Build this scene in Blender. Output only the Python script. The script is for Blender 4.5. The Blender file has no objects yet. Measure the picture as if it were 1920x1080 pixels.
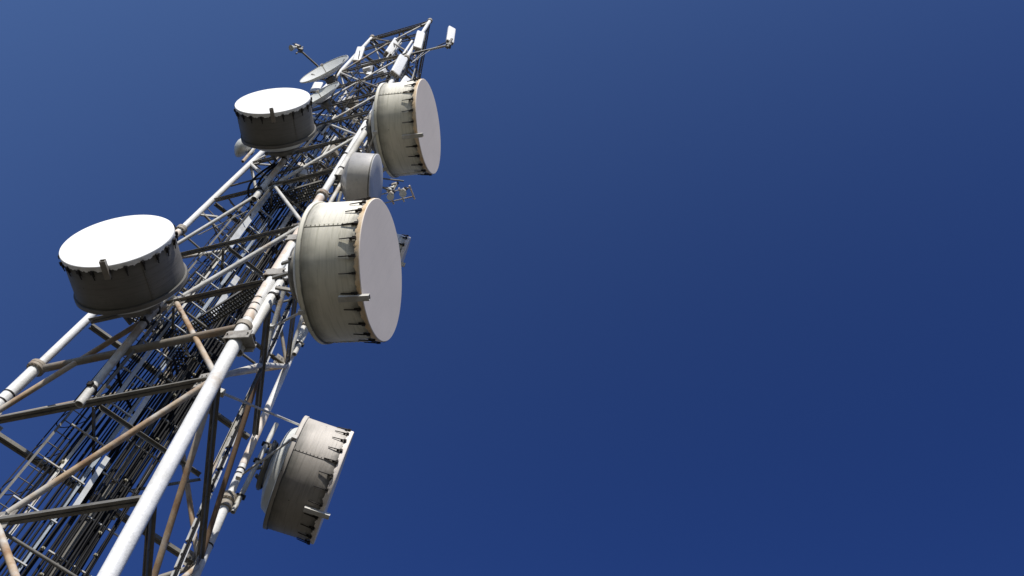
import bpy, math, random
from mathutils import Vector, Matrix
random.seed(11)
V = Vector
sc = bpy.context.scene
col = sc.collection
R = math.radians
PI = math.pi

# ------------------------------------------------------------------ materials
def nodes(name):
    m = bpy.data.materials.new(name); m.use_nodes = True
    nt = m.node_tree
    b = nt.nodes['Principled BSDF']
    return m, nt, b
def N(nt, t, **kw):
    n = nt.nodes.new(t)
    for k, v in kw.items(): setattr(n, k, v)
    return n
def ramp(nt, src, p0, p1):
    r = N(nt, 'ShaderNodeMapRange'); r.inputs['From Min'].default_value = p0; r.inputs['From Max'].default_value = p1
    r.clamp = True
    nt.links.new(src, r.inputs['Value']); return r.outputs['Result']
def mixc(nt, fac, a, b, mode='MIX'):
    n = N(nt, 'ShaderNodeMix', data_type='RGBA', blend_type=mode)
    if hasattr(fac, 'is_output'): nt.links.new(fac, n.inputs[0])
    else: n.inputs[0].default_value = fac
    for s, v in ((6, a), (7, b)):
        if hasattr(v, 'is_output'): nt.links.new(v, n.inputs[s])
        else: n.inputs[s].default_value = (*v, 1)
    return n.outputs[2]
def noise(nt, co, scale, detail=6, rough=.6, dist=0):
    n = N(nt, 'ShaderNodeTexNoise'); n.inputs['Scale'].default_value = scale
    n.inputs['Detail'].default_value = detail; n.inputs['Roughness'].default_value = rough
    n.inputs['Distortion'].default_value = dist
    nt.links.new(co, n.inputs['Vector']); return n.outputs['Fac']
def mapping(nt, co, scale):
    m = N(nt, 'ShaderNodeMapping'); m.inputs['Scale'].default_value = scale
    nt.links.new(co, m.inputs['Vector']); return m.outputs['Vector']
def math_(nt, op, a, b=None):
    n = N(nt, 'ShaderNodeMath', operation=op)
    for i, v in enumerate((a, b)):
        if v is None: continue
        if hasattr(v, 'is_output'): nt.links.new(v, n.inputs[i])
        else: n.inputs[i].default_value = v
    return n.outputs[0]

def weathered(name, base, dirt, rust=None, dirt_lim=(.5, .75), rust_lim=(.55, .7), scale=3, rough=.55, metal=0, bump=.15):
    m, nt, b = nodes(name)
    co = N(nt, 'ShaderNodeTexCoord').outputs['Object']
    c = mixc(nt, ramp(nt, noise(nt, co, scale, 8), *dirt_lim), base, dirt)
    c = mixc(nt, ramp(nt, noise(nt, co, scale * 9, 4, .7), .5, .8), c, tuple(x * .75 for x in base))
    if rust:
        c = mixc(nt, ramp(nt, noise(nt, co, scale * .55, 8, .62), *rust_lim), c, rust)
    nt.links.new(c, b.inputs['Base Color'])
    rr = math_(nt, 'MULTIPLY_ADD', noise(nt, co, scale * 4, 4)); 
    rr.node.inputs[1].default_value = .3; rr.node.inputs[2].default_value = rough - .15
    nt.links.new(rr, b.inputs['Roughness'])
    if base[0] < .05: b.inputs['Specular IOR Level'].default_value = .12
    b.inputs['Metallic'].default_value = metal
    bp = N(nt, 'ShaderNodeBump'); bp.inputs['Strength'].default_value = bump; bp.inputs['Distance'].default_value = .02
    nt.links.new(noise(nt, co, scale * 12, 5), bp.inputs['Height']); nt.links.new(bp.outputs['Normal'], b.inputs['Normal'])
    return m

M = {}
M['leg'] = weathered('weathered white leg paint', (.76, .76, .745), (.56, .545, .50), (.46, .36, .26), (.46, .74), (.61, .75), 1.8, .6, 0, .3)
M['leg_peach'] = weathered('peeling primer leg paint', (.68, .58, .48), (.56, .42, .31), (.78, .77, .74), (.45, .7), (.5, .66), 2.5, .6)
M['pipe'] = weathered('galvanised pipe', (.60, .59, .55), (.38, .36, .31), (.38, .27, .17), (.42, .7), (.56, .7), 2.2, .6, 0, .3)
M['pipe_blue'] = weathered('blue grey galvanised pipe', (.36, .40, .44), (.26, .28, .29), None, (.45, .75), (.6, .75), 3, .5, .2)
M['tan'] = weathered('rusty tan pipe', (.44, .32, .20), (.26, .145, .07), (.50, .46, .40), (.42, .66), (.47, .60), 2.4, .7)
M['brown'] = weathered('dark rust pipe', (.19, .12, .07), (.11, .065, .04), (.32, .24, .16), (.42, .72), (.56, .7), 2.4, .7)
M['grime'] = weathered('grimy pipe', (.25, .23, .195), (.15, .125, .095), (.25, .16, .09), (.42, .72), (.52, .7), 2.2, .65)
M['angle'] = weathered('dull angle steel', (.20, .19, .165), (.10, .095, .08), (.24, .17, .11), (.42, .72), (.6, .76), 2.6, .6, .15)
M['plate'] = weathered('gusset steel', (.36, .34, .30), (.14, .12, .10), (.25, .16, .09), (.45, .7), (.58, .72), 4, .6, .1)
M['flange'] = weathered('rusty flange', (.38, .34, .28), (.24, .20, .15), (.26, .16, .09), (.42, .7), (.55, .7), 6, .7)
M['bright'] = weathered('bright tray metal', (.66, .67, .66), (.48, .47, .44), None, (.45, .8), (.6, .75), 4, .4, .2)
M['dark'] = weathered('black iron', (.035, .032, .03), (.02, .018, .016), (.08, .05, .03), (.45, .75), (.6, .75), 8, .6)
M['grate'] = weathered('grating steel', (.07, .07, .06), (.04, .04, .035), (.16, .16, .13), (.42, .7), (.6, .8), 9, .6)
M['cable'] = weathered('black cable sheath', (.010, .010, .011), (.018, .018, .018), None, (.5, .8), (.6, .75), 3, .6, 0, .05)
M['clamp'] = weathered('zinc clamp', (.5, .47, .36), (.3, .26, .15), None, (.45, .75), (.6, .75), 12, .4, .4)
M['panelwhite'] = weathered('white plastic', (.82, .82, .80), (.72, .71, .68), None, (.5, .85), (.6, .75), 2, .4, 0, .02)
M['panelgrey'] = weathered('grey plastic', (.42, .45, .48), (.35, .37, .39), None, (.5, .85), (.6, .75), 2, .45, 0, .02)
M['cap'] = weathered('beige end cap', (.42, .38, .32), (.32, .28, .23), None, (.5, .85), (.6, .75), 6, .5, 0, .02)
M['dishwhite'] = weathered('dish paint', (.68, .69, .65), (.52, .52, .48), None, (.45, .8), (.6, .75), 1.5, .45, 0, .05)
M['silver'] = weathered('smooth silver drum', (.58, .555, .51), (.48, .455, .41), None, (.45, .8), (.6, .75), 1.2, .42, .15, .03)
M['silverface'] = weathered('blue grey drum face', (.60, .60, .60), (.54, .54, .54), None, (.45, .8), (.6, .75), 1.2, .6, 0, .02)

def drum_material(name, base, shade, dark, bands=1.0, lip_dirt=.75):
    # weathered sheet: streaks run round the drum, grime collects by both rims
    m, nt, b = nodes(name)
    tc = N(nt, 'ShaderNodeTexCoord')
    ob, ge = tc.outputs['Object'], tc.outputs['Generated']
    st = noise(nt, mapping(nt, ob, (15, .8, .8)), 1.5, 8, .62, .5)
    st2 = noise(nt, mapping(nt, ob, (30, .9, .9)), 1.0, 4, .6, .2)
    cl = noise(nt, ob, 1.1, 8, .6)
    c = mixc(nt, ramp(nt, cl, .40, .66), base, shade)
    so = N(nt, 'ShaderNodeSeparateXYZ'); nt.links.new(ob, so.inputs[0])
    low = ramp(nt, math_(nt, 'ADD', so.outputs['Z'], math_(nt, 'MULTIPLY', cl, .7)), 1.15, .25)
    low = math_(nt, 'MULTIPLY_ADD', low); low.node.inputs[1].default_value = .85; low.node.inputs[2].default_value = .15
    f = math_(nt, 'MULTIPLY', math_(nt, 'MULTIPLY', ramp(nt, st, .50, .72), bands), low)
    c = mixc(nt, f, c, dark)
    f2 = math_(nt, 'MULTIPLY', ramp(nt, st2, .55, .8), .45 * bands)
    c = mixc(nt, f2, c, tuple(x * .5 for x in shade))
    # greyer, grimy underside, with its shade also painted into the colour
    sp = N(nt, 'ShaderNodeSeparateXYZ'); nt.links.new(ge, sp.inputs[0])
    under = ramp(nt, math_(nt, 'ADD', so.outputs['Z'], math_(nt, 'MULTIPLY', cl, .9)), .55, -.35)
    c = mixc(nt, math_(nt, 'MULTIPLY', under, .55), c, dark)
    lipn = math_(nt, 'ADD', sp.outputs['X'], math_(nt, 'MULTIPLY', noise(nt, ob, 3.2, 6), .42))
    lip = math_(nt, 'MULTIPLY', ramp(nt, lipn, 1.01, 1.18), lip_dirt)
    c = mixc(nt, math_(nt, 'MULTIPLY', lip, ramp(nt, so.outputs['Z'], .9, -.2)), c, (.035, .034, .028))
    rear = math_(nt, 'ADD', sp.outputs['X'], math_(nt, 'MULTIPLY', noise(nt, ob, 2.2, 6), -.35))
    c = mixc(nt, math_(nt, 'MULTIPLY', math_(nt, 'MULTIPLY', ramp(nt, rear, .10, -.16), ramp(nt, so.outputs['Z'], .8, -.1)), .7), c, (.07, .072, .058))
    # rivet rows and specks
    vo = N(nt, 'ShaderNodeTexVoronoi'); vo.inputs['Scale'].default_value = 3.4; nt.links.new(ob, vo.inputs['Vector'])
    c = mixc(nt, ramp(nt, vo.outputs['Distance'], .055, .035), c, (.06, .05, .04))
    nt.links.new(c, b.inputs['Base Color'])
    b.inputs['Roughness'].default_value = .6
    bp = N(nt, 'ShaderNodeBump'); bp.inputs['Strength'].default_value = .25; bp.inputs['Distance'].default_value = .03
    nt.links.new(noise(nt, mapping(nt, ob, (5, .8, .8)), 1.2, 3), bp.inputs['Height']); nt.links.new(bp.outputs['Normal'], b.inputs['Normal'])
    return m
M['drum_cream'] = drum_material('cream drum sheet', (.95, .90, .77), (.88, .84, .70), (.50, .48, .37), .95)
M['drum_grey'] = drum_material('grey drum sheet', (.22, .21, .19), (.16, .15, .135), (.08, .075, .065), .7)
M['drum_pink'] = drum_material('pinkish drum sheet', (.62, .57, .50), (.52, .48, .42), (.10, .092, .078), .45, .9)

def radome_material(name, base):
    m, nt, b = nodes(name)
    ob = N(nt, 'ShaderNodeTexCoord').outputs['Object']
    c = mixc(nt, ramp(nt, noise(nt, ob, .9, 5), .35, .75), base, tuple(x * .93 for x in base))
    run = noise(nt, mapping(nt, ob, (1, 9, .7)), 1.0, 6, .6, .3)
    c = mixc(nt, math_(nt, 'MULTIPLY', ramp(nt, run, .5, .8), .22), c, tuple(x * .72 for x in base))
    c = mixc(nt, math_(nt, 'MULTIPLY', ramp(nt, noise(nt, ob, 14, 3, .7), .62, .8), .3), c, tuple(x * .8 for x in base))
    nt.links.new(c, b.inputs['Base Color']); b.inputs['Roughness'].default_value = .75
    bp = N(nt, 'ShaderNodeBump'); bp.inputs['Strength'].default_value = .05; bp.inputs['Distance'].default_value = .02
    nt.links.new(noise(nt, ob, 2, 3), bp.inputs['Height']); nt.links.new(bp.outputs['Normal'], b.inputs['Normal'])
    return m
M['radome'] = radome_material('radome fabric', (.94, .83, .71))
M['radome_white'] = radome_material('clean radome fabric', (.88, .88, .86))
M['skirt'] = weathered('radome hem', (.80, .66, .48), (.70, .50, .28), (.50, .30, .14), (.36, .62), (.52, .68), 3.5, .8)

M['skirt_pale'] = weathered('pale radome hem', (.84, .78, .72), (.72, .64, .56), None, (.40, .7), (.55, .72), 3.5, .8)

# ------------------------------------------------------------------ mesh builder
class MB:
    def __init__(s): s.v = []; s.f = []; s.sm = []
    def add(s, vs, fs, smooth=False):
        o = len(s.v); s.v += [tuple(x) for x in vs]
        s.f += [tuple(i + o for i in f) for f in fs]; s.sm += [smooth] * len(fs)
    def tube(s, p0, p1, r, n=12, r1=None, cap=True):
        p0, p1 = V(p0), V(p1); d = (p1 - p0)
        if d.length < 1e-6: return
        q = d.to_track_quat('Z', 'Y'); r1 = r if r1 is None else r1
        a = [p0 + q @ V((r * math.cos(2*PI*i/n), r * math.sin(2*PI*i/n), 0)) for i in range(n)]
        b = [p1 + q @ V((r1 * math.cos(2*PI*i/n), r1 * math.sin(2*PI*i/n), 0)) for i in range(n)]
        s.add(a + b, [(i, (i+1) % n, n + (i+1) % n, n + i) for i in range(n)], True)
        if cap:
            s.add(a, [tuple(reversed(range(n)))]); s.add(b, [tuple(range(n))])
    def hollow(s, p0, p1, r, t=.015, n=16):      # open ended pipe, one sees into its lower end
        p0, p1 = V(p0), V(p1); q = (p1 - p0).to_track_quat('Z', 'Y')
        ring = lambda p, rr: [p + q @ V((rr * math.cos(2*PI*i/n), rr * math.sin(2*PI*i/n), 0)) for i in range(n)]
        a, b, c, d = ring(p0, r), ring(p1, r), ring(p0, r - t), ring(p1, r - t)
        s.add(a + b, [(i, (i+1) % n, n + (i+1) % n, n + i) for i in range(n)], True)
        s.add(c + d, [(n + i, n + (i+1) % n, (i+1) % n, i) for i in range(n)], True)
        s.add(a + c, [(n + i, n + (i+1) % n, (i+1) % n, i) for i in range(n)])
        s.add(b, [tuple(range(n))])
    def path(s, pts, r, n=8):
        pts = [V(p) for p in pts]; rings = []
        up = None
        for i, p in enumerate(pts):
            d = (pts[min(i+1, len(pts)-1)] - pts[max(i-1, 0)]).normalized()
            if up is None: up = d.orthogonal().normalized()
            up = (up - d * up.dot(d)).normalized(); sd = d.cross(up)
            rings += [p + r * (math.cos(2*PI*k/n) * up + math.sin(2*PI*k/n) * sd) for k in range(n)]
        fs = [(i*n + k, i*n + (k+1) % n, (i+1)*n + (k+1) % n, (i+1)*n + k) for i in range(len(pts)-1) for k in range(n)]
        s.add(rings, fs, True)
        m = (len(pts)-1) * n
        s.add(rings[:n], [tuple(reversed(range(n)))]); s.add(rings[m:], [tuple(range(n))])
    def obox(s, c, ax, ay, az, hx, hy, hz):
        c = V(c); vs = [c + ax*hx*i + ay*hy*j + az*hz*k for i in (-1, 1) for j in (-1, 1) for k in (-1, 1)]
        s.add(vs, [(0, 1, 3, 2), (4, 6, 7, 5), (0, 4, 5, 1), (2, 3, 7, 6), (0, 2, 6, 4), (1, 5, 7, 3)])
    def bar(s, p0, p1, out, w, h, off=(0, 0)):   # rectangular bar; w across (side), h along 'out'
        p0, p1 = V(p0), V(p1); d = (p1 - p0); L = d.length; d.normalize()
        o = V(out); o = (o - d * o.dot(d)).normalized(); sd = d.cross(o)
        s.obox((p0 + p1)/2 + sd * off[0] + o * off[1], d, sd, o, L/2, w/2, h/2)
    def rbox(s, x0, x1, y0, y1, z0, z1, b=.03):  # box with rounded vertical and end edges
        pr = []
        k = 4
        for (cx, cy, a0) in ((x1-b, y1-b, 0), (x0+b, y1-b, 90), (x0+b, y0+b, 180), (x1-b, y0+b, 270)):
            for i in range(k+1): a = R(a0 + 90*i/k); pr.append((cx, cy, math.cos(a), math.sin(a)))
        lv = [(z0, b*.4), (z0 + b*.35, b*.85), (z0 + b, b), (z1 - b, b), (z1 - b*.35, b*.85), (z1, b*.4)]
        n = len(pr)
        vs = [(cx + ca*rr, cy + sa*rr, z) for z, rr in lv for cx, cy, ca, sa in pr]
        s.add(vs, [(j*n + i, j*n + (i+1) % n, (j+1)*n + (i+1) % n, (j+1)*n + i) for j in range(len(lv)-1) for i in range(n)], True)
        s.add(vs[:n], [tuple(reversed(range(n)))]); s.add(vs[-n:], [tuple(range(n))])
    def lathe(s, prof, n=72, smooth=True, rfun=None):   # about local X; prof = [(x, r), ...]
        vs = []
        for x, r in prof:
            for i in range(n):
                a = 2*PI*i/n; vs.append((x, r*math.cos(a), r*math.sin(a)))
        s.add(vs, [(j*n + i, (j+1)*n + i, (j+1)*n + (i+1) % n, j*n + (i+1) % n) for j in range(len(prof)-1) for i in range(n)], smooth)
    def build(s, name, mat, parent=None, mat_world=None):
        me = bpy.data.meshes.new(name); me.from_pydata(s.v, [], s.f)
        me.polygons.foreach_set('use_smooth', s.sm); me.materials.append(mat); me.update()
        o = bpy.data.objects.new(name, me); col.objects.link(o)
        if parent is not None: o.parent = parent
        return o
def smooth_angle(o, deg=35):
    try:
        o.data.set_sharp_from_angle(angle=R(deg))
    except Exception: pass
    return o
def thing(name, label, cat, loc=(0, 0, 0), rot=(0, 0, 0), group=None):
    o = bpy.data.objects.new(name, None); col.objects.link(o); o.location = loc; o.rotation_euler = rot
    o.empty_display_size = .3
    o['label'] = label; o['category'] = cat
    if group: o['group'] = group
    return o
def tag(o, label, cat, group=None):
    o['label'] = label; o['category'] = cat
    if group: o['group'] = group
    return o

# ------------------------------------------------------------------ tower geometry (metres, axis at the origin, ground z = 0)
A0 = 5.28932629
ANG = {'a': A0, 'b': A0 - 2*PI/3, 'c': A0 + 2*PI/3}
def rad(z):
    zz = (z - 1.6) / 3
    if zz < 9.949: return 3 * (1 - .066276 * (zz - 4.5))
    return 3 * (1 - .066276 * (9.949 - 4.5) - .030646 * (zz - 9.949))
def leg(k, z):
    r = rad(z); dx = 0
    if k == 'a' and z < 18.4: dx = .04*(18.4 - z)/1.84 if z > 16.56 else .04 + (16.56 - z)*.029   # the near leg splays a touch more below the flange
    return V((r * math.cos(ANG[k]) + dx, r * math.sin(ANG[k]), z))
def mid(k1, k2, z): return (leg(k1, z) + leg(k2, z)) / 2
def outward(k1, k2):
    m = mid(k1, k2, 10); m.z = 0; return m.normalized()
ADIR = V((math.cos(A0), math.sin(A0), 0)); WDIR = V((-ADIR.y, ADIR.x, 0))
UP = V((0, 0, 1))
LEVELS = [(.15, 'leg'), (4.6, 'mid'), (8.2, 'leg'), (11.46, 'mid'), (14.68, 'leg'), (18.43, 'mid'), (21.27, 'leg'), (25.0, 'mid'),
          (27.75, 'leg'), (30.2, 'mid'), (32.4, 'leg'), (34.7, 'mid'), (36.95, 'leg'), (39.9, 'mid'), (41.75, 'leg')]
FLANGES = [8.7, 16.56, 23.11, 29.09, 36.25, 41.85]

tower = thing('lattice_tower', 'tall tapering three-legged lattice tower of white tubular legs and braces that carries all the antennas', 'lattice tower', (0, 0, 0))
# legs, each with flanges as sub-parts
LEGR = {'a': [.138, .138, .108, .088, .08, .075], 'b': [.125, .125, .095, .085, .08, .075], 'c': [.125, .12, .09, .08, .075, .07]}
for k in 'abc':
    mb = MB(); zs = [0] + FLANGES
    for i in range(len(zs) - 1):
        mb.tube(leg(k, zs[i]), leg(k, zs[i+1]), LEGR[k][i], 24)
    lo = mb.build('leg', M['leg'], tower)
    # a bare-primer stretch on two legs is painted as its own sleeve section
    for i, z in enumerate(FLANGES):
        if k == 'a' and 16 < z < 17: continue          # the rail collar sits here instead
        r = LEGR[k][i]; fb = MB(); d = (leg(k, z + .1) - leg(k, z)).normalized()
        c = leg(k, z)
        for dz, t in ((-.040, .034), (.040, .034)):
            fb.tube(c + d*(dz - t), c + d*(dz + t), r * 1.5, 28)
            fb.tube(c + d*(dz - t*1.35), c + d*(dz + t*1.35), r * 1.42, 28)
        q = d.to_track_quat('Z', 'Y')
        for j in range(12):
            p = c + q @ V((r*1.30*math.cos(j*PI/6), r*1.30*math.sin(j*PI/6), 0)); fb.tube(p - d*.10, p + d*.10, .013, 6)
        fb.build('flange', M['flange'], lo)
    # strap bands
    for z in ([15.35, 15.6, 22.4, 22.55] if k == 'b' else [17.0, 17.25, 17.5, 26.0] if k == 'a' else [15.2, 17.3, 17.45, 23.5]):
        sb = MB(); d = (leg(k, z + .1) - leg(k, z)).normalized(); r = LEGR[k][1 if z < 16.56 else 2] + .009
        sb.tube(leg(k, z) - d*.018, leg(k, z) + d*.018, r, 20); sb.build('strap', M['dark'], lo)
# primer-coloured sleeve on the near leg
for k, z0, z1 in (('a', 16.7, 18.2), ('a', 18.75, 20.9), ('a', 21.6, 22.9), ('b', 21.3, 22.95), ('c', 17.6, 19.8)):
    sl = MB(); sl.tube(leg(k, z0), leg(k, z1), LEGR[k][2] + .004, 24, cap=False)
    o = sl.build('leg_sleeve', M['leg_peach'], tower); o['label'] = 'stretch of leg with peeling peach primer'

FACES = [('a', 'b'), ('a', 'c'), ('b', 'c')]
def crossbar(p0, p1, out, w, mat, name='crossbar'):
    mb = MB(); d = (p1 - p0).normalized()
    # two angles back to back: upright webs and horizontal toes
    mb.bar(p0, p1, out, w, .012, (0, .018)); mb.bar(p0, p1, out, w, .012, (0, -.018))
    mb.bar(p0, p1, out, .010, w*.42, (-w/2 + .004, w*.21 + .026)); mb.bar(p0, p1, out, .010, w*.42, (-w/2 + .004, -w*.21 - .026))
    L = (p1 - p0).length; n = max(2, int(L / .9))
    o = V(out).normalized(); o = (o - d*o.dot(d)).normalized()
    for i in range(1, n):
        p = p0 + d * (L*i/n); mb.tube(p - o*.045, p + o*.045, .018, 6)
    return mb.build(name, mat, tower)
def inset(p0, p1, a, b):
    d = (p1 - p0).normalized(); return p0 + d*a, p1 - d*b
tans = [M['tan'], M['pipe'], M['grime'], M['pipe'], M['brown'], M['pipe'], M['grime']]
for li, (z, kind) in enumerate(LEVELS):
    w = .125 if z < 20 else .09 if z < 29 else .075
    lr = .12 if z < 20 else .09
    for (k1, k2) in FACES:
        out = outward(k1, k2)
        p0, p1 = inset(leg(k1, z), leg(k2, z), lr + .03, lr + .03)
        crossbar(p0, p1, out, w, M['angle'])
        m = mid(k1, k2, z)
        # gusset plates
        for c, hw, hh in ([(m, .31, .20)] if kind == 'mid' else [(p0 + (p1-p0).normalized()*.10, .16, .2), (p1 - (p1-p0).normalized()*.10, .16, .2)]):
            g = MB(); dd = (p1 - p0).normalized(); s_ = .8 if z > 26 else 1
            g.obox(c + out*.0, dd, UP, out, hw*s_, hh*s_, .007)
            for bx in (-.6, 0, .6):
                for bz in (-.6, .6):
                    q = c + dd*bx*hw*s_ + UP*bz*hh*s_; g.tube(q - out*.03, q + out*.03, .014, 6)
            g.build('gusset_plate', M['plate'], tower)
        # K diagonals from the mid joint to the legs at the neighbouring levels
        if kind == 'mid':
            for lj in (li - 1, li + 1):
                if 0 <= lj < len(LEVELS):
                    z2 = LEVELS[lj][0]
                    for kk in (k1, k2):
                        e = leg(kk, z2)
                        a_, b_ = inset(m, e, .20, lr + .03)
                        r = .06 if z < 20 else .05 if z < 29 else .036
                        if z < 13: mat = M['tan'] if (k1, k2) != ('b', 'c') else M['grime']
                        elif z < 20:
                            mat = M['tan'] if z2 < z and (k1, k2) == ('a', 'b') else (M['brown'] if (z2 < z and (k1, k2) == ('a', 'c') and kk == 'c') else (M['tan'] if (k1, k2) == ('b', 'c') and kk == 'c' else M['grime'] if (k1, k2) == ('b', 'c') else M['pipe']))
                        else: mat = random.choice([M['pipe'], M['pipe'], M['grime'], M['pipe']])
                        b2 = MB(); b2.tube(a_, b_, r, 14)
                        dd = (b_ - a_).normalized()
                        for e_, sgn in ((a_, -1), (b_, 1)):    # flattened tongue ends
                            b2.bar(e_ - dd*.05, e_ + dd*sgn*.12, out, .08, .016)
                        b2.build('diagonal_brace', mat, tower)
    # plan bracing triangle between the mid points
    ms = [mid('a', 'b', z), mid('b', 'c', z), mid('a', 'c', z)]
    for i in range(3):
        p0, p1 = inset(ms[i], ms[(i+1) % 3], .15, .15)
        pb = MB()
        if kind == 'leg' or z > 30:
            pb.bar(p0, p1, UP, .07, .01); pb.bar(p0, p1, UP, .01, .07, (.03, -.035))
        else:
            pb.tube(p0 - UP*.1, p1 - UP*.1, .032, 8)
        pb.build('plan_brace', M['angle'] if z < 27 or i else M['grime'], tower)
# extra round rail between the two near legs at the flange, with collars round them
p0, p1 = leg('b', 16.45), leg('a', 16.45); dd = (p1 - p0).normalized()
mb = MB(); mb.tube(p0 + dd*.3, p1 - dd*.16, .085, 18); mb.build('crossbar', M['grime'], tower)
for k, z in (('a', 16.45), ('c', 16.35)):
    mb = MB(); d = (leg(k, z+.1)-leg(k, z)).normalized(); mb.tube(leg(k, z) - d*.09, leg(k, z) + d*.05, .165, 28); mb.build('leg_collar', M['flange'], tower)
# hanger verticals from the face mid points to the back face mid points seen below
for z0, z1 in ((14.68, 18.43), (21.27, 25.0), (27.75, 30.2), (32.4, 34.7)):
    for f_ in FACES:
        mb = MB(); a_, b_ = inset(mid(*f_, z0), mid(*f_, z1), .1, .1); mb.bar(a_, b_, outward(*f_), .06, .012); mb.bar(a_, b_, outward(*f_), .012, .06, (.03, .03))
        mb.build('hanger', M['angle'], tower)
# clamp bracket plates on the near leg that hold the mount pipe of the cream drum
for z in (15.9, 18.55, 20.3):
    mb = MB(); c = leg('a', z); x = V((.96, -.29, 0)); y = V((.29, .96, 0))
    rr = .165 if z < 16.5 else .13
    mb.obox(c + x*.10, x, y, UP, rr + .10, rr, .012)
    for s_ in (-1, 1): mb.obox(c + x*.10 + y*rr*s_, x, y, UP, rr + .08, .012, .12)
    mb.obox(c - x*rr, x, y, UP, .012, rr, .11)
    for s_ in (-1, 1):
        for u in (-.12, .3): mb.tube(c + x*u + y*(rr + .05)*s_ , c + x*u - y*.0 + y*(rr - .02)*s_, .018, 6)
    mb.build('clamp_bracket', M['plate'], tower)
# top frame
mb = MB()
for (k1, k2) in FACES: mb.bar(leg(k1, 41.3), leg(k2, 41.3), UP, .09, .012)
mb.build('top_rail', M['angle'], tower)

# ------------------------------------------------------------------ grating walkways on the tower
def grating(p0, p1, width, name_label, pitch=.075):
    d = (p1 - p0); L = d.length; d.normalize(); s_ = d.cross(UP).normalized()
    t = thing('grating_walkway', name_label, 'walkway', tuple(p0))
    o = V(p0)
    mb = MB(); n = int(width / pitch)
    for i in range(n + 1):
        off = s_ * (-width/2 + i*width/n); mb.bar(off, d*L + off, UP, .034, .02)
    m = int(L / pitch)
    for j in range(m + 1):
        mb.bar(d*(j*L/m) - s_*width/2, d*(j*L/m) + s_*width/2, UP, .032, .022)
    mb.build('grating', M['grate'], t)
    mb = MB()
    for q in (-1, 1):
        mb.bar(s_*q*(width/2 + .02), d*L + s_*q*(width/2 + .02), UP, .012, .11)
    mb.build('edge_beam', M['angle'], t)
    return t
grating(V((-.75, .0, 18.6)), V((1.25, -1.98, 18.6)), .26, 'perforated steel walkway reaching towards the near leg beside the large cream drum')
grating(V((-.75, -.1, 18.62)), V((-.35, 1.7, 18.62)), .36, 'perforated steel walkway crossing behind the cables under the lower left drum')
grating(V((-1.9, -.55, 18.64)), V((-.8, -.1, 18.64)), .34, 'short perforated steel walkway just behind the lower left drum')
grating(V((-.9, -.2, 25.2)), V((.9, -1.2, 25.2)), .4, 'narrow grating walkway halfway up behind the small silver drum')

# ------------------------------------------------------------------ cable ladder and its cables
def wl(z): return -1.38 + .0145*(z - 12.3)
def wr(z): return .60 - .0205*(z - 12.1)
def P(w, d, z): return WDIR*w + ADIR*d + UP*z
ladder = thing('cable_ladder', 'tall vertical cable ladder of bright flat rails up the middle of the tower', 'cable ladder', tuple(P(-.4, 0, 0)))
base = V(ladder.location)
def rel(p): return p - base
for w0, w1, wd, mat in ((-1.0, -.93, .05, 'pipe'), (-.52, -.55, .07, 'pipe_blue'), (.02, -.1, .07, 'angle'), (.56, .3, .06, 'angle')):
    mb = MB(); mb.bar(rel(P(w0, .05, 0)), rel(P(w1, .05, 34)), ADIR, wd, .022); mb.bar(rel(P(w0, .07, 0)), rel(P(w1, .07, 34)), ADIR, .012, .05, (wd/2, 0))
    mb.build('rail', M[mat], ladder)
z = .8; i = 0
while z < 34:
    for (wa, wb) in ((wl(z) + .05, -.45), (-.3, wr(z) + .05)):
        mb = MB(); zz = z + (.0 if wb < 0 else .45)
        mb.bar(rel(P(wa, .10, zz)), rel(P(wb, .10, zz)), UP, .038, .025); mb.build('rung', M['pipe'] if i % 3 else M['bright'], ladder)
    z += .98; i += 1
# flat metal covers between the rails
for (wa, z0, z1, wd) in ((-.36, 12.9, 14.3, .10), (-.40, 14.9, 16.3, .10), (-.93, 15.5, 17.7, .085), (-.95, 22.0, 25.2, .17), (-.30, 19.4, 21.2, .14), (-.1, 23.8, 25.6, .12), (-.62, 26.2, 28.4, .12)):
    mb = MB(); mb.bar(rel(P(wa, .16, z0)), rel(P(wa - .03, .16, z1)), ADIR, wd, .012); mb.build('cover_strip', M['bright'], ladder)

climb = thing('climbing_ladder', 'slim climbing ladder with thin safety hoops at the left edge of the cable run', 'ladder', tuple(P(-1.45, -.1, 0)))
cb = V(climb.location)
def w2(z): return -1.48 + .0145*(z - 12.3)
for dw in (0, .34):
    mb = MB(); mb.bar(P(w2(0) + dw, -.1, 0) - cb, P(w2(31) + dw, -.1, 31) - cb, ADIR, .045, .02); mb.build('rail', M['angle'], climb)
for i in range(95):
    z = .6 + i*.32
    mb = MB(); mb.tube(P(w2(z), -.1, z) - cb, P(w2(z) + .34, -.1, z) - cb, .011, 6); mb.build('rung', M['angle'], climb)
for i in range(30):
    z = 2.5 + i*.96; mb = MB()
    c = P(w2(z) + .17, -.1, z) - cb
    mb.path([c + WDIR*(-.17 - .17*math.sin(a)*1.0 + .17*(1 - math.cos(a))) + ADIR*(-.62*math.sin(a)) for a in [PI*t/12 for t in range(13)]], .010, 6)
    mb.build('safety_hoop', M['dark'], climb)
for a in (.25, .5, .75):
    mb = MB(); t = PI*a; o = WDIR*(-.17*math.sin(t) + .17*(1 - math.cos(t))) + ADIR*(-.62*math.sin(t))
    mb.bar(P(w2(2.5), -.1, 2.5) - cb + o, P(w2(30.3), -.1, 30.3) - cb + o, ADIR, .025, .008); mb.build('hoop_strip', M['dark'], climb)

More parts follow.
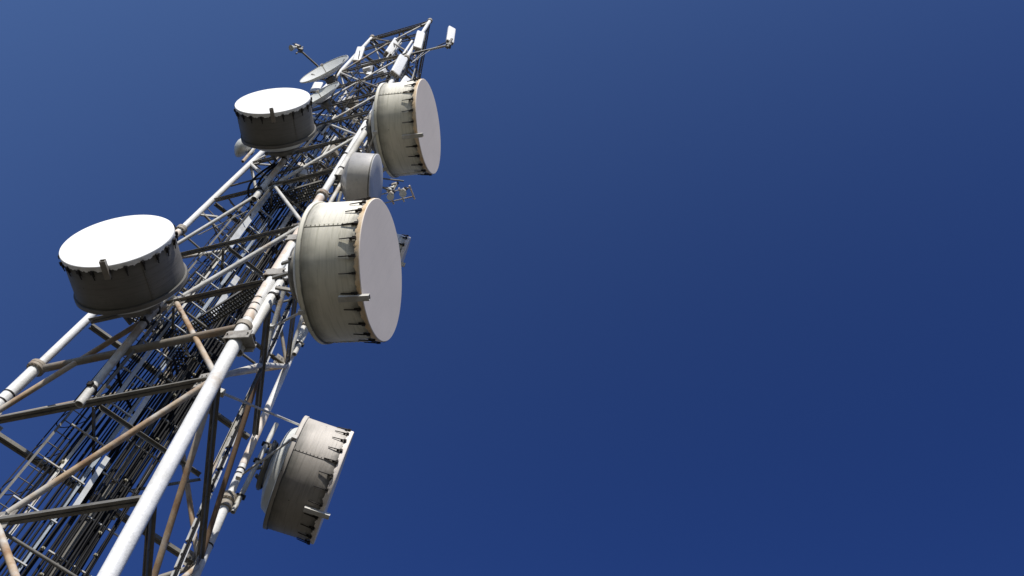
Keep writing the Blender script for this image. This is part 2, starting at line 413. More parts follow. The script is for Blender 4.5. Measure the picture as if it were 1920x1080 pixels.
def wobble_path(w0, wtop, d, z0, z1, amp=.012, n=None, seed=0, r_=True):
    rn = random.Random(seed); n = n or max(6, int((z1 - z0)/1.0)); pts = []
    ph, am = rn.uniform(0, 6), rn.uniform(.01, .045)
    for i in range(n + 1):
        t = i/n; z = z0 + (z1 - z0)*t; d_ = am*math.sin(z*.55 + ph)*(1 if r_ else .4)
        pts.append(P(w0 + (wtop - w0)*t + d_ + rn.uniform(-amp, amp), d + rn.uniform(-amp, amp), z))
    return pts
cables = []
ci = 0
def cable(w0, wtop, d, z1, r, left):
    global ci; ci += 1
    p0 = P(w0, d, 0)
    pts = [p - p0 for p in wobble_path(w0, wtop, d, 0, z1, .010 if r < .022 else .014, seed=ci)]
    mb = MB(); mb.path(pts, r, 7)
    if left: nm, lab, gr = 'thin_cable', 'thin black cable in the loose left half of the cable run inside the tower', 'thin black cables in the left half of the run'
    else: nm, lab, gr = 'feeder_cable', 'thick black feeder cable in the dense right half of the cable run inside the tower', 'thick black feeder cables in the right half of the run'
    o = mb.build(nm, M['cable'], None); o.location = p0; tag(o, lab, 'cable', gr)
    return o
for i in range(15):
    t = i/14; cable(-1.33 + t*.95, -1.1 + t*.75, .02 + .05*(i % 2), random.uniform(26, 37), random.choice((.014, .018, .022)), True)
for i in range(13):
    t = i/12; cable(-.24 + t*.80, -.3 + t*.62, -.02, random.uniform(21, 40), random.choice((.018, .022, .027)), False)
for i in range(9):
    t = i/8; cable(-.12 + t*.72, -.2 + t*.5, .17 + .02*(i % 2), random.uniform(19, 36), random.choice((.018, .024, .028)), False)
for i in range(5):
    t = i/4; cable(.08 + t*.5, .0 + t*.4, -.20, random.uniform(19, 30), .03, False)
# cable clamps
rn = random.Random(5)
for i in range(60):
    z = 9 + i*.42; w = rn.uniform(-1.2, .5) if i % 3 else rn.uniform(-.2, .5)
    mb = MB(); mb.obox((0, 0, 0), WDIR, ADIR, UP, .03, .03, .018); mb.tube(-ADIR*.05, ADIR*.05, .012, 6)
    o = mb.build('cable_clamp', M['clamp'], ladder); o.location = P(w, .2, z) - base

# vertical perforated tray beside the far leg
tray = thing('cable_tray', 'narrow bright perforated cable tray running up just inside the far right leg', 'cable tray', (1.1, 1.9, 0))
tb = V(tray.location)
def TP(z, o=(0, 0, 0)): return V((1.08 - .069*(z - 16.4), 1.86 - .026*(z - 16.4), z)) - tb + V(o)
sd = V((.92, -.39, 0))
for q in (-1, 1):
    mb = MB(); zz = 9.0
    while zz < 27:
        mb.bar(TP(zz) + sd*.06*q, TP(zz + .62) + sd*.06*q, ADIR, .05, .022); zz += .70
    mb.build('side_rail', M['bright'], tray)
mb = MB()
for i in range(52): mb.bar(TP(9 + i*.35) - sd*.07, TP(9 + i*.35) + sd*.07, UP, .03, .05)
mb.build('tray_rungs', M['dark'], tray)
for i, q in enumerate((-.025, .025)):
    mb = MB(); mb.path([TP(9 + j*1.2) + sd*q + ADIR*(.03 + .01*math.sin(j*1.7 + i)) for j in range(16)], .02, 7)
    o = mb.build('tray_cable', M['cable'], None); o.location = tb
    tag(o, 'thin black cable lying in the perforated tray beside the far right leg', 'cable', 'two cables in the perforated tray')

# ------------------------------------------------------------------ drum antennas
def place(az, face, dep):
    a = R(az); n = V((math.cos(a), math.sin(a), 0)); return V(face) - n*dep, n
def drum(label, az, face, r, dep, mat, hooks=26, tube_deg=260, pipe=None, pr=.09, radome='radome', struts=(), seed=1, gap=.9, tilt=0):
    back, n = place(az, face, dep); rn = random.Random(seed)
    t = thing('drum_antenna', label, 'drum antenna', tuple(back), (R(tilt), 0, R(az)), 'large shrouded drum antennas')
    inv = Matrix.Rotation(-R(az), 3, 'Z')
    loc = lambda p: inv @ (V(p) - back)
    # shroud: sheet cylinder with a rolled rear seam
    mb = MB(); mb.lathe([(.05, r), (.06, r*.999), (dep*.5, r*.997), (dep, r*.995)], 96)
    mb.lathe([(dep, r*.995 - .01), (.05, r - .012)], 96)
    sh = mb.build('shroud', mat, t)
    for a in (200, 320, 80):                                   # lapped sheet joints with rivets
        s_ = MB(); a_ = R(a); u = V((0, math.cos(a_), math.sin(a_))); s_.obox(u*(r + .004) + V((dep/2, 0, 0)), V((1, 0, 0)), V((0, -math.sin(a_), math.cos(a_))), u, dep/2 - .05, .035, .005)
        for j in range(12):
            q = u*(r + .01) + V((.1 + (dep - .2)*j/11, 0, 0)); s_.tube(q, q + u*.012, .012, 6)
        s_.build('seam', mat, sh)
    rim = 1.022 if r > 1.3 else 1.035
    mb = MB(); mb.lathe([(-.05, r*.96), (-.05, r*rim - .012), (-.04, r*rim), (.05, r*rim), (.06, r*rim - .012), (.06, r*.99)], 96); 
    smooth_angle(mb.build('rear_rim', mat, t))
    # reflector seen from behind
    mb = MB(); mb.lathe([(-.045, r*.97), (-.09, r*.80), (-.13, r*.78), (-.26, r*.72), (-.30, r*.66), (-.40, r*.40), (-.44, r*.22), (-.44, .001)], 72)
    smooth_angle(mb.build('reflector_back', M['dishwhite'], t), 25)
    # radome with a thin rolled edge
    mb = MB(); f0 = r*1.018
    mb.lathe([(dep + .012, f0), (dep + .03, f0 - .004), (dep + .038, f0 - .014), (dep + .039, r*.9), (dep + .040, r*.4), (dep + .040, .0005)], 120)
    ra = smooth_angle(mb.build('radome', M[radome], t), 20)
    # hem with a scalloped edge pulled back at every hook
    sk = MB(); nn = 420; vs = []
    jit = [rn.uniform(.6, 1.25) for _ in range(hooks)]
    for row in range(4):
        for i in range(nn):
            a = 2*PI*i/nn; ph = (a/(2*PI)*hooks) % 1.0; k = int(a/(2*PI)*hooks) % hooks
            sc_ = .034*jit[k]*abs(math.cos(PI*ph))**1.5 + .010*math.sin(a*57 + k) + .006*math.sin(a*131)
            x = (dep + .02, dep - .015, dep - .04 - sc_*.5, dep - .055 - sc_)[row]
            rr = (f0 + .001, f0 + .004, r*1.013, r*1.008)[row]
            vs.append((x, rr*math.cos(a), rr*math.sin(a)))
    sk.add(vs, [(j*nn + i, (j+1)*nn + i, (j+1)*nn + (i+1) % nn, j*nn + (i+1) % nn) for j in range(3) for i in range(nn)], True)
    sk.build('radome_hem', M['skirt_pale'] if az < 20 else M['skirt'] if radome == 'radome' else M['radome_white'], t)
    # tension hooks
    hk = MB(); z0 = r + .048
    hl = .40 if r > 1.3 else .27; hk.tube((dep - hl, 0, r + .016), (dep - .07, 0, z0), .011, 7, .015)
    hk.obox((dep - .085, 0, z0 - .008), V((1, 0, 0)), V((0, 1, 0)), UP, .036, .026, .026)
    hk.obox((dep - .16, 0, r + .012), V((1, 0, 0)), V((0, 1, 0)), UP, .03, .018, .012)
    h0 = hk.build('hook', M['dark'], t); h0.rotation_euler = (0, 0, 0)
    for i in range(1, hooks):
        h = h0.copy(); col.objects.link(h); h.parent = t; h.rotation_euler = (2*PI*i/hooks + rn.uniform(-.015, .015), 0, 0)
    # square drain tube along the shroud
    a_ = R(tube_deg); u = V((0, math.cos(a_), math.sin(a_))); tg = V((0, -math.sin(a_), math.cos(a_)))
    tb_ = MB(); c0 = u*(r + .07); w = .05; tl = .31 if r > 1.3 else .20
    for s_ in (-1, 1):
        tb_.obox(c0 + tg*w*s_ + V((dep - tl + .19, 0, 0)), V((1, 0, 0)), tg, u, tl, .006, w + .006)
        tb_.obox(c0 + u*w*s_ + V((dep - tl + .19, 0, 0)), V((1, 0, 0)), tg, u, tl, w - .006, .006)
    tb_.obox(c0 + V((dep - tl*.8 - tl*.0, 0, 0)), V((1, 0, 0)), tg, u, .006, w - .008, w - .008)
    tb_.build('drain_tube', M['pipe'] if az > 300 or az < 20 else M['grime'], t)
    # mounting frame: ring, yoke and vertical pipe
    fr = MB()
    fr.lathe([(-.44, r*.42), (-.50, r*.44), (-.56, r*.42), (-.56, r*.34), (-.50, r*.33), (-.44, r*.34)], 40)
    for q in (-1, 1):
        fr.bar((-.52, -r*.4, q*.30), (-.52, r*.4, q*.30), V((1, 0, 0)), .07, .07)
        fr.bar((-gap + .08, -.12, q*.30), (-.52, -.25, q*.30), UP, .05, .09); fr.bar((-gap + .08, .12, q*.30), (-.52, .25, q*.30), UP, .05, .09)
    smooth_angle(fr.build('mounting_frame', M['angle'], t))
    if pipe:
        (px, py, z0, z1) = pipe
        q0, q1 = loc((px, py, z0)), loc((px, py, z1))
        pm = MB(); pm.hollow(q0, q1, pr); po = pm.build('mounting_pipe', M['leg'] if pr > .1 else M['pipe'], t)
        for z in (back.z - .3, back.z + .3, z0 + .5):
            c = loc((px, py, z)); ub = MB(); ub.tube(c - UP*.03, c + UP*.03, pr + .012, 16); ub.obox(c, V((1, 0, 0)), V((0, 1, 0)), UP, pr + .05, pr*.6, .05); ub.build('pipe_clamp', M['dark'], po)
    for (ang, tgt) in struts:
        a = R(ang); s0 = V((-.03, r*1.02*math.cos(a), r*1.02*math.sin(a))); s1 = loc(tgt)
        st = MB(); st.tube(s0, s1, .028, 10); st.obox(s0, V((1, 0, 0)), V((0, 1, 0)), UP, .06, .05, .05); st.obox(s1, V((1, 0, 0)), V((0, 1, 0)), UP, .06, .06, .06)
        st.build('support_strut', M['pipe'], t)
    return t
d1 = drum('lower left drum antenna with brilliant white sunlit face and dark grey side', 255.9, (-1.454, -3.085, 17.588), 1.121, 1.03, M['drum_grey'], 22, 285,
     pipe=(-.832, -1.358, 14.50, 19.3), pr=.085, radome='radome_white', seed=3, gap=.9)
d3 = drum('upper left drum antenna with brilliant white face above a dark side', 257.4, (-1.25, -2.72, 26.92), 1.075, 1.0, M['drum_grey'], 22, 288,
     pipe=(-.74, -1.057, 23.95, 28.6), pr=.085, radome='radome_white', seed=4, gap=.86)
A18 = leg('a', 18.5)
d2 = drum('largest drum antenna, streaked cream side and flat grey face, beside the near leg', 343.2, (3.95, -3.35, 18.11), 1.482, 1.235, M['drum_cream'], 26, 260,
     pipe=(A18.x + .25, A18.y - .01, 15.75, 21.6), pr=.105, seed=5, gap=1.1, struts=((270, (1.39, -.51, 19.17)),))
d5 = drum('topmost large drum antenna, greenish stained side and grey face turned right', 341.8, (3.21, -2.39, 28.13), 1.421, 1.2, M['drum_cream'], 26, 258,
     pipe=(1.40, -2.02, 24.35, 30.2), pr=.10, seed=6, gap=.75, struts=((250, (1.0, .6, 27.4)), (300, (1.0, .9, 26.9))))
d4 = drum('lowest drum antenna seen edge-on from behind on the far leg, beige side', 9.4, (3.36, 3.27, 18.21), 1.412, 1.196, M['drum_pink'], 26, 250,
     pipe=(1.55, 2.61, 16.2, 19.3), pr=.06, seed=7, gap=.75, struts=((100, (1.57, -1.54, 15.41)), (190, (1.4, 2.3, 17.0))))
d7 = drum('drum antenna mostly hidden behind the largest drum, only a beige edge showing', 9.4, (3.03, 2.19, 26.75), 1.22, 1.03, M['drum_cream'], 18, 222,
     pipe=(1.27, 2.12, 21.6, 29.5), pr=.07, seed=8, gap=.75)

# small smooth silver drum
def silver_drum():
    back, n = place(352, (2.47, -2.04, 24.45), .62); r = .80; dep = .62
    t = thing('drum_antenna', 'small smooth silver drum antenna tucked between the two large cream drums', 'drum antenna', tuple(back), (0, 0, R(352)))
    mb = MB(); mb.lathe([(0, r*.97), (.02, r), (dep, r)], 96); mb.build('shroud', M['silver'], t)
    mb = MB(); mb.lathe([(0, r*.97), (-.10, r*.80), (-.22, r*.5), (-.30, r*.3), (-.30, .001)], 64); smooth_angle(mb.build('reflector_back', M['silver'], t))
    mb = MB(); mb.lathe([(dep + .002, r*1.006), (dep + .02, r*1.004), (dep + .03, r*.98), (dep + .035, r*.5), (dep + .036, .0005)], 96); mb.build('radome', M['silverface'], t)
    mb = MB(); mb.lathe([(dep - .03, r*1.004), (dep - .025, r*1.012), (dep + .004, r*1.012), (dep + .008, r*1.0)], 96); mb.build('clamp_band', M['angle'], t)
    inv = Matrix.Rotation(-R(352), 3, 'Z'); loc = lambda p: inv @ (V(p) - back)
    pm = MB(); pm.hollow(loc((1.60, -1.94, 22.9)), loc((1.56, -1.94, 25.6)), .055); pm.build('mounting_pipe', M['pipe'], t)
    fr = MB(); fr.bar((-.32, -.25, 0), (-.32, .25, 0), UP, .1, .3); fr.bar((-.5, 0, .3), (-.2, 0, .3), UP, .06, .06); fr.bar((-.5, 0, -.3), (-.2, 0, -.3), UP, .06, .06); fr.build('mounting_frame', M['angle'], t)
silver_drum()

# ------------------------------------------------------------------ open dishes
def dish(label, az, c, r, depth, name='dish_antenna', dark=False, tilt=0):
    t = thing(name, label, 'dish antenna', c, (0, R(tilt), R(az)))
    prof = [(-depth*(1 - (i/10)**2), max(r*i/10, .0005)) for i in range(11)]
    mb = MB(); mb.lathe(list(reversed(prof)), 64); mb.build('reflector', M['dishwhite'], t)
    mb = MB(); mb.lathe([(.012, r*.995), (.012, r*1.02), (-.03, r*1.02), (-.045, r*1.0)] + [(x - .035, rr) for x, rr in reversed(prof[:-1])], 64); smooth_angle(mb.build('reflector_back', M['dishwhite'], t))
    mb = MB(); mb.tube((-depth, 0, 0), (r*.12, 0, 0), .018, 8); mb.tube((r*.12, 0, 0), (r*.2, 0, 0), .05, 12)
    mb.build('feed_horn', M['cap'], t)
    mb = MB()
    for a in (30, 150, 270):
        mb.bar((-depth*.25, r*.86*math.cos(R(a)), r*.86*math.sin(R(a))), (-depth - .22, .12*math.cos(R(a)), .12*math.sin(R(a))), V((1, 0, 0)), .04, .05)
    mb.lathe([(-depth - .10, .18), (-depth - .28, .18), (-depth - .28, .001)], 20)
    mb.bar((-depth - .5, 0, 0), (-depth - .2, 0, 0), UP, .1, .16)
    smooth_angle(mb.build('mounting_frame', M['angle'], t))
    return t
dish('larger open dish at upper left, pale bowl tilted away on the left leg', 235.1, (-1.25, -1.83, 32.55), .938, .24)
dish('smaller open dish directly below the larger one, half hidden behind the upper left drum', 232, (-.86, -1.66, 30.65), .74, .20)
t = thing('dish_antenna', 'tiny round white dish peeping out left behind the upper left drum', 'dish antenna', (-2.7, -.3, 28.47), (0, 0, R(205)))
mb = MB(); mb.lathe([(.20, .0005), (.185, .12), (.13, .24), (.04, .34), (-.02, .385), (-.08, .385), (-.16, .33), (-.24, .2), (-.27, .1), (-.27, .001)], 48); smooth_angle(mb.build('radome', M['dishwhite'], t), 50)
inv = Matrix.Rotation(-R(205), 3, 'Z')
mb = MB(); mb.hollow(inv @ V((.34, .1, -.85)), inv @ V((.34, .1, .9)), .05); mb.build('mounting_pipe', M['pipe'], t)
mb = MB(); mb.bar((-.27, 0, 0), (-.42, 0, 0), UP, .12, .14); mb.build('bracket', M['angle'], t)

# ------------------------------------------------------------------ panel antennas
def panel(label, base_, top_, w=.34, th=.15, face=285, mat='panelwhite', pipe=True, plen=.5):
    b, tp = V(base_), V(top_); d = (tp - b); L = d.length; d.normalize()
    x = V((math.cos(R(face)), math.sin(R(face)), 0)); x = (x - d*x.dot(d)).normalized(); y = d.cross(x)
    rot = Matrix((x, y, d)).transposed().to_euler()
    t = thing('panel_antenna', label, 'panel antenna', tuple(b), rot)
    mb = MB(); mb.rbox(-th/2, th/2, -w/2, w/2, .02, L, .05); smooth_angle(mb.build('radome', M[mat], t), 40)
    mb = MB(); mb.rbox(-th/2 + .012, th/2 - .012, -w/2 + .012, w/2 - .012, -.01, .022, .012); mb.build('end_cap', M['cap'], t)
    mb = MB()
    for q in (-.09, 0, .09): mb.tube((0, q, -.07), (0, q, -.005), .018, 8)
    mb.build('connector', M['dark'], t)
    if pipe:
        mb = MB(); mb.tube((-th/2 - .12, 0, -plen), (-th/2 - .12, 0, L + .25), .035, 12); mb.build('mounting_pipe', M['pipe'], t)
        for z in (L*.15, L*.85):
            mb = MB(); mb.obox((-th/2 - .07, 0, z), V((1, 0, 0)), V((0, 1, 0)), UP, .09, .06, .05); mb.build('bracket', M['plate'], t)
    return t
panel('white panel antenna on the upper left leg, leftmost of the panels', (-1.35, -.17 - .1, 38.05), (-1.56, -.30, 39.65), .33, .15, 262)
panel('white panel antenna near the top in the middle, between the left and right legs', (-.11, -.73, 38.25), (-.13, -.74, 40.1), .40, .20, 300)
panel('tall white panel antenna fixed to the right leg just under the tower top', (1.17, -1.58, 37.25), (.97, -1.65, 39.05), .34, .17, 280)
panel('white panel antenna on the right leg, next one down below the tall panel', (1.06, -1.78, 33.5), (1.0, -1.81, 35.3), .36, .18, 300)
panel('white panel antenna standing alone at the end of the arm on the right', (2.36, -1.93, 37.75), (2.17, -2.0, 39.35), .33, .15, 290, plen=.18)
panel('short white panel antenna poking up just above the topmost large drum', (1.57, -1.78, 31.9), (1.6, -1.78, 33.3), .34, .17, 300)
panel('small white flat panel standing between the two open dishes and the left drum', (-1.56, -.87, 32.6), (-1.64, -.92, 33.45), .34, .08, 262)

arm = thing('support_arm', 'long horizontal steel arm carrying the lone panel antenna on the right', 'support arm', (1.1, -1.45, 36.95))
def A_(x, y, z): return V((x - 1.1, y + 1.45, z - 36.95))
mb = MB(); mb.tube(A_(-.9, -.55, 36.95), A_(2.5, -2.12, 36.95), .045, 12); mb.build('boom', M['pipe'], arm)
mb = MB(); mb.tube(A_(1.55, -1.68, 36.92), A_(1.25, -1.45, 36.1), .012, 6); mb.tube(A_(1.75, -1.76, 36.92), A_(1.22, -1.45, 35.9), .012, 6); mb.build('stay_wire', M['pipe'], arm)
mb = MB(); mb.tube(A_(2.42, -2.08, 37.75), A_(2.42, -2.08, 36.7), .05, 12); mb.obox(A_(2.42, -2.05, 36.98), V((1, 0, 0)), V((0, 1, 0)), UP, .1, .09, .06); mb.build('end_clamp', M['angle'], arm)
mb = MB(); mb.path([A_(1.1, -1.5, 36.75), A_(1.5, -1.68, 36.86), A_(1.9, -1.84, 37.06), A_(2.15, -1.93, 37.5), A_(2.3, -1.95, 37.72)], .022, 7); o = mb.build('jumper_cable', M['cable'], None); o.location = (1.1, -1.45, 36.95)
tag(o, 'black jumper cable looping along the right arm up to the lone panel', 'cable')

# horn antennas: outrigger beams with boxes and flared white horns
def horn(label, loc, rotz, s=1.0, down=True):
    t = thing('horn_antenna', label, 'horn antenna', loc, (0, 0, R(rotz)))
    mb = MB(); n = 16
    mb.tube((0, 0, 0), (.0, 0, -.10*s), .06*s, n); mb.tube((0, 0, -.10*s), (.22*s, 0, -.52*s), .06*s, n, .22*s)
    smooth_angle(mb.build('horn', M['dishwhite'], t))
    mb = MB(); mb.rbox(-.17*s, .17*s, -.13*s, .13*s, .02, .26*s, .03); mb.build('radio_box', M['cap'], t)
    mb = MB(); mb.obox((0, 0, .32*s), V((1, 0, 0)), V((0, 1, 0)), UP, .22*s, .04, .05); mb.tube((-.1*s, 0, .3*s), (-.1*s, 0, .02), .03*s, 8); mb.tube((.2*s, .1*s, .12*s), (.32*s, .1*s, .1*s), .03*s, 8); mb.build('bracket', M['dark'], t)
    return t
ra = thing('outrigger_frame', 'small outrigger frame sticking out right from the far leg with horn antennas', 'support arm', (1.28, 1.95, 31.3))
ro = V(ra.location)
e0, e1 = V((1.41, 1.93, 31.3)), V((2.45, 1.41, 31.3)); dd = (e1 - e0).normalized(); ss = dd.cross(UP)
mb = MB()
for q in (-.0, .36): mb.tube(e0 - ro - ss*q, e1 - ro - ss*q + UP*.0, .024, 8)
mb.build('boom', M['pipe'], ra)
mb = MB()
for t_ in (.3, .65, 1.0): c = e0 + (e1 - e0)*t_ - ro; mb.tube(c + ss*.08, c - ss*.48, .034, 8)
mb.build('crossbar', M['leg_peach'], ra)
mb = MB(); mb.tube(V((1.1, 1.5, 31.2)) - ro, e0 + dd*.5 - ro, .04, 8); mb.tube(V((.85, 1.7, 31.2)) - ro, e0 + dd*.5 - ro + UP*.3, .03, 8); mb.tube(e0 + dd*.5 - ro, e0 + dd*.5 - ro + UP*.75, .03, 8); mb.tube(V((.85, 1.7, 32.05)) - ro, e0 + dd*.75 - ro + UP*.75, .03, 8); mb.build('brace', M['angle'], ra)
h = horn('white horn antenna at the outer end of the right outrigger frame', tuple(e0 + (e1-e0)*.80 - UP*.28), -60, .6)
h = horn('white horn antenna close to the tower on the right outrigger frame, above the largest drum', tuple(e0 + (e1-e0)*.40 - UP*.3), -60, .6)
h = horn('small horn antenna standing upright on the right outrigger frame', tuple(e0 + (e1-e0)*.36 + UP*.5), 150, .6)
la = thing('outrigger_frame', 'thin outrigger arm sticking out left above the open dishes with one horn', 'support arm', (-1.2, .1, 36.0))
lo_ = V(la.location)
mb = MB(); mb.bar(V((-1.45, .1, 36.0)) - lo_, V((-3.25, -1.12, 36.0)) - lo_, UP, .06, .06); mb.build('boom', M['angle'], la)
mb = MB(); mb.tube(V((-2.35, -.52, 36.0)) - lo_, V((-1.5, -.1, 35.3)) - lo_, .022, 8); mb.build('brace', M['pipe'], la)
mb = MB(); mb.tube(V((-3.12, -1.05, 35.5)) - lo_, V((-3.12, -1.05, 36.35)) - lo_, .03, 8); mb.obox(V((-3.1, -1.03, 36.0)) - lo_, V((1, 0, 0)), V((0, 1, 0)), UP, .08, .08, .07); mb.build('end_post', M['angle'], la)
horn('small beige and white horn antenna at the far end of the thin left arm', (-3.2, -1.22, 35.75), 190, .55)

# ------------------------------------------------------------------ equipment inside the upper tower
rn = random.Random(21)
def radio(label, p, s, rz):
    t = thing('radio_unit', label, 'radio unit', p, (0, 0, R(rz)), 'small radio boxes inside the upper tower')
    mb = MB(); mb.rbox(-.12*s, .12*s, -.16*s, .16*s, 0, .42*s, .02); smooth_angle(mb.build('housing', M['panelwhite'] if rn.random() < .6 else M['cap'], t), 40)
    mb = MB()
    for i in range(6): mb.obox((.125*s, -.12*s + i*.048*s, .2*s), V((1, 0, 0)), V((0, 1, 0)), UP, .02*s, .006, .18*s)
    mb.build('cooling_fins', M['cap'], t)
    mb = MB(); mb.tube((0, -.06, -.06), (0, -.06, 0), .015, 6); mb.tube((0, .06, -.06), (0, .06, 0), .015, 6); mb.build('connector', M['dark'], t)
for i in range(20):
    z = rn.uniform(26, 39.5); k = rn.choice('abc'); k2 = rn.choice([q for q in 'abc' if q != k]); f_ = rn.uniform(.12, .5); g_ = rn.uniform(.1, .4)
    p = leg(k, z)*(1 - f_) + leg(k2, z)*f_; p = p*(1 - g_); p.z = z
    radio('small pale radio box fixed to the steelwork inside the upper part of the tower', tuple(p), rn.uniform(.6, 1.1), rn.uniform(0, 360))
# short vertical mounting pipes and loose jumpers
for i in range(22):
    z = rn.uniform(25, 38.5); k = rn.choice('abc'); k2 = rn.choice([q for q in 'abc' if q != k]); f_ = rn.uniform(.05, .6)
    p = leg(k, z)*(1 - f_) + leg(k2, z)*f_; p = p*rn.uniform(.7, 1.03); p.z = z; L = rn.uniform(.8, 2.2)
    mb = MB(); mb.hollow((0, 0, 0), (0, 0, L), rn.choice((.03, .04, .05)), .008, 12); o = mb.build('mounting_pipe', rn.choice([M['pipe'], M['leg'], M['pipe'], M['grime']]), None); o.location = p
    tag(o, 'short vertical mounting pipe clamped to the bracing in the upper tower', 'pipe', 'spare mounting pipes on the upper tower')
for i in range(28):
    z = rn.uniform(22, 38); a = rn.uniform(0, 2*PI); q = rad(z)*rn.uniform(.15, .55); c = V((q*math.cos(a), q*math.sin(a), z)); L = rn.uniform(.8, 3)
    e = V((rn.uniform(-.7, .7), rn.uniform(-.7, .7), L)); sag = V((rn.uniform(-.3, .3), rn.uniform(-.3, .3), -.2))
    mb = MB(); mb.path([e*(t/8) + sag*math.sin(PI*t/8) for t in range(9)], rn.choice((.014, .02, .024)), 6); o = mb.build('jumper_cable', M['cable'], None); o.location = c
    tag(o, 'black jumper cable hanging slack between the equipment in the upper tower', 'cable', 'slack black jumper cables in the upper tower')
# fine secondary struts inside the upper tower
for i in range(48):
    z = rn.uniform(22.5, 40.3); k, k2 = rn.choice(FACES); z2 = z + rn.uniform(-.9, 1.3); f1, f2 = rn.uniform(0, 1), rn.uniform(0, 1)
    if i % 2: p0_ = leg(k, z)*(1-f1) + leg(k2, z)*f1; k3 = [q for q in 'abc' if q not in (k, k2)][0]; p1_ = leg(k, z)*(1-f2) + leg(k3, z)*f2; p1_.z = z
    else: p0_ = leg(k, z); p1_ = leg(k, z2)*(1-f2) + leg(k2, z2)*f2
    p0_ = p0_*.985; p0_.z = z; zz_ = p1_.z; p1_ = p1_*.985; p1_.z = zz_
    if (p1_ - p0_).length < .5: continue
    mb = MB()
    if rn.random() < .5: mb.bar(p0_, p1_, UP, .05, .008); mb.bar(p0_, p1_, UP, .008, .05, (.025, .025))
    else: mb.tube(p0_, p1_, rn.choice((.016, .022, .03)), 8)
    mb.build('secondary_strut', rn.choice([M['pipe'], M['angle'], M['grime'], M['angle']]), tower)
# feeder loops bending out behind the left drums
for (p, q, s_) in (((-.5, -.2, 24.4), (-.9, -1.1, 26.2), (-.5, -.2, -.5)), ((-.45, -.15, 24.6), (-.85, -1.0, 26.5), (-.35, -.3, -.5)), ((-.4, -.1, 15.8), (-.9, -1.3, 17.6), (-.3, -.3, -.4))):
    p, q, s_ = V(p), V(q), V(s_); mb = MB(); mb.path([(q - p)*(t/12) + s_*math.sin(PI*t/12) for t in range(13)], .032, 8)
    o = mb.build('feeder_loop', M['cable'], None); o.location = p
    tag(o, 'thick black feeder looping out to the back of a left drum antenna', 'cable', 'thick black loops behind the left drums')

# ------------------------------------------------------------------ ground (out of the picture, gives the bounce light)
mb = MB(); S = 4000
mb.add([(-S, -S, 0), (S, -S, 0), (S, S, 0), (-S, S, 0)], [(0, 1, 2, 3)])
g = mb.build('ground', M['plate'], None); g['kind'] = 'structure'
m, nt, b = nodes('dry grass ground'); ob = N(nt, 'ShaderNodeTexCoord').outputs['Object']
c = mixc(nt, ramp(nt, noise(nt, ob, .05, 8), .4, .6), (.05, .045, .03), (.07, .055, .035)); c = mixc(nt, ramp(nt, noise(nt, ob, 2.5, 6), .4, .7), c, (.035, .035, .02))
nt.links.new(c, b.inputs['Base Color']); b.inputs['Roughness'].default_value = .95; g.data.materials[0] = m
pad = MB(); pad.obox((0, 0, .075), V((1, 0, 0)), V((0, 1, 0)), UP, 5.2, 5.2, .07); o = pad.build('pavement', weathered('concrete pad', (.20, .19, .175), (.16, .15, .135), None), None); o['kind'] = 'structure'

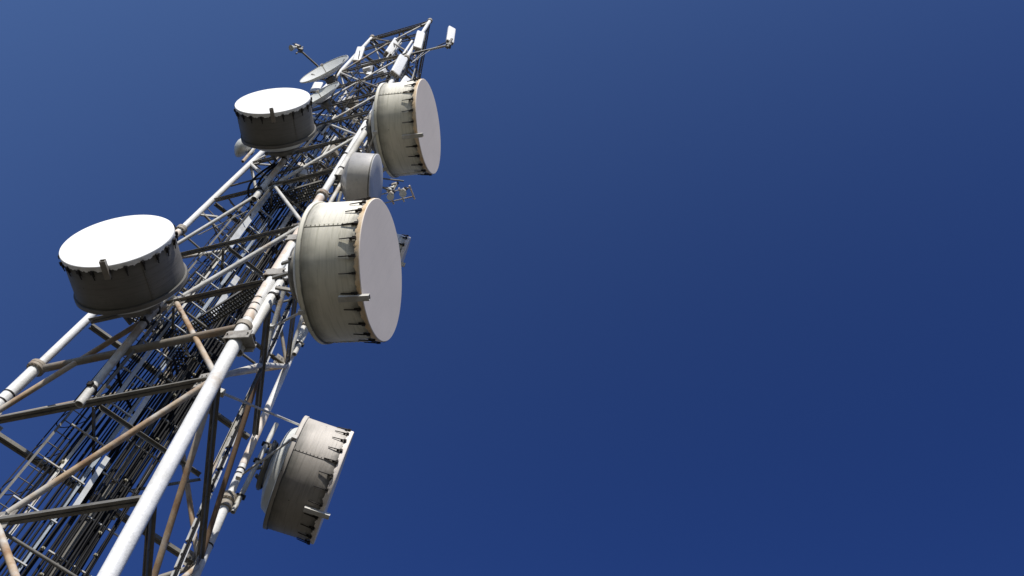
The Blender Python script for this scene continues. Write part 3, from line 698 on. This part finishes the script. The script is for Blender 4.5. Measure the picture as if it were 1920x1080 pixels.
# ------------------------------------------------------------------ sky, sun, camera
SUN_AZ, SUN_EL = 263.5, 38.5
w = bpy.data.worlds.new('World'); sc.world = w; w.use_nodes = True; nt = w.node_tree
bg = nt.nodes['Background']
sky = N(nt, 'ShaderNodeTexSky'); sky.sky_type = 'NISHITA'; sky.sun_disc = False
sky.sun_elevation = R(SUN_EL); sky.sun_rotation = R(90 - SUN_AZ); sky.altitude = 1500; sky.air_density = 1.0; sky.dust_density = .3; sky.ozone_density = 3.0
co = N(nt, 'ShaderNodeTexCoord').outputs['Generated']
dot = N(nt, 'ShaderNodeVectorMath', operation='DOT_PRODUCT'); nt.links.new(co, dot.inputs[0])
GD = V((math.cos(R(234))*math.cos(R(38)), math.sin(R(234))*math.cos(R(38)), math.sin(R(38)))); dot.inputs[1].default_value = GD
# clear polarised mountain sky: deeper and bluer away from the sun's side
pos = math_(nt, 'POWER', ramp(nt, dot.outputs['Value'], -.25, .60), 2.2)
tint = mixc(nt, pos, (.14, .22, .465), (.70, .77, .93))
c = mixc(nt, 1.0, sky.outputs['Color'], tint, 'MULTIPLY')
# unseen sky near the horizon: warm, dimming tint added to shape the fill light
sz = N(nt, 'ShaderNodeSeparateXYZ'); nt.links.new(co, sz.inputs[0])
c = mixc(nt, ramp(nt, sz.outputs['Z'], .58, .12), c, mixc(nt, 1.0, c, (1.0, .76, .56), 'MULTIPLY'))
nt.links.new(c, bg.inputs['Color']); bg.inputs['Strength'].default_value = .18

sl = bpy.data.lights.new('sun', 'SUN'); sl.energy = 5.0; sl.angle = R(.53); sl.color = (1.0, .955, .89)
so = bpy.data.objects.new('sun', sl); col.objects.link(so)
sv = V((math.cos(R(SUN_EL))*math.cos(R(SUN_AZ)), math.cos(R(SUN_EL))*math.sin(R(SUN_AZ)), math.sin(R(SUN_EL))))
so.rotation_euler = sv.to_track_quat('Z', 'Y').to_euler(); so.location = sv*60

cam = bpy.data.cameras.new('camera'); cam.sensor_width = 36; cam.lens = 1748.757/1920*36; cam.clip_end = 10000; cam.clip_start = .1
cobj = bpy.data.objects.new('camera', cam); col.objects.link(cobj)
pitch, roll = 1.01093044, .2020195
F = V((0, math.cos(pitch), math.sin(pitch))); Rv = V((1, 0, 0)); U = V((0, -math.sin(pitch), math.cos(pitch)))
R2 = math.cos(roll)*Rv + math.sin(roll)*U; U2 = -math.sin(roll)*Rv + math.cos(roll)*U
mw = Matrix((( R2.x, U2.x, -F.x), (R2.y, U2.y, -F.y), (R2.z, U2.z, -F.z)))
cobj.matrix_world = Matrix.Translation((6.7328, -13.9172, 1.6)) @ mw.to_4x4()
sc.camera = cobj
sc.view_settings.view_transform = 'Standard'; sc.view_settings.look = 'None'; sc.view_settings.exposure = 0; sc.view_settings.gamma = 1
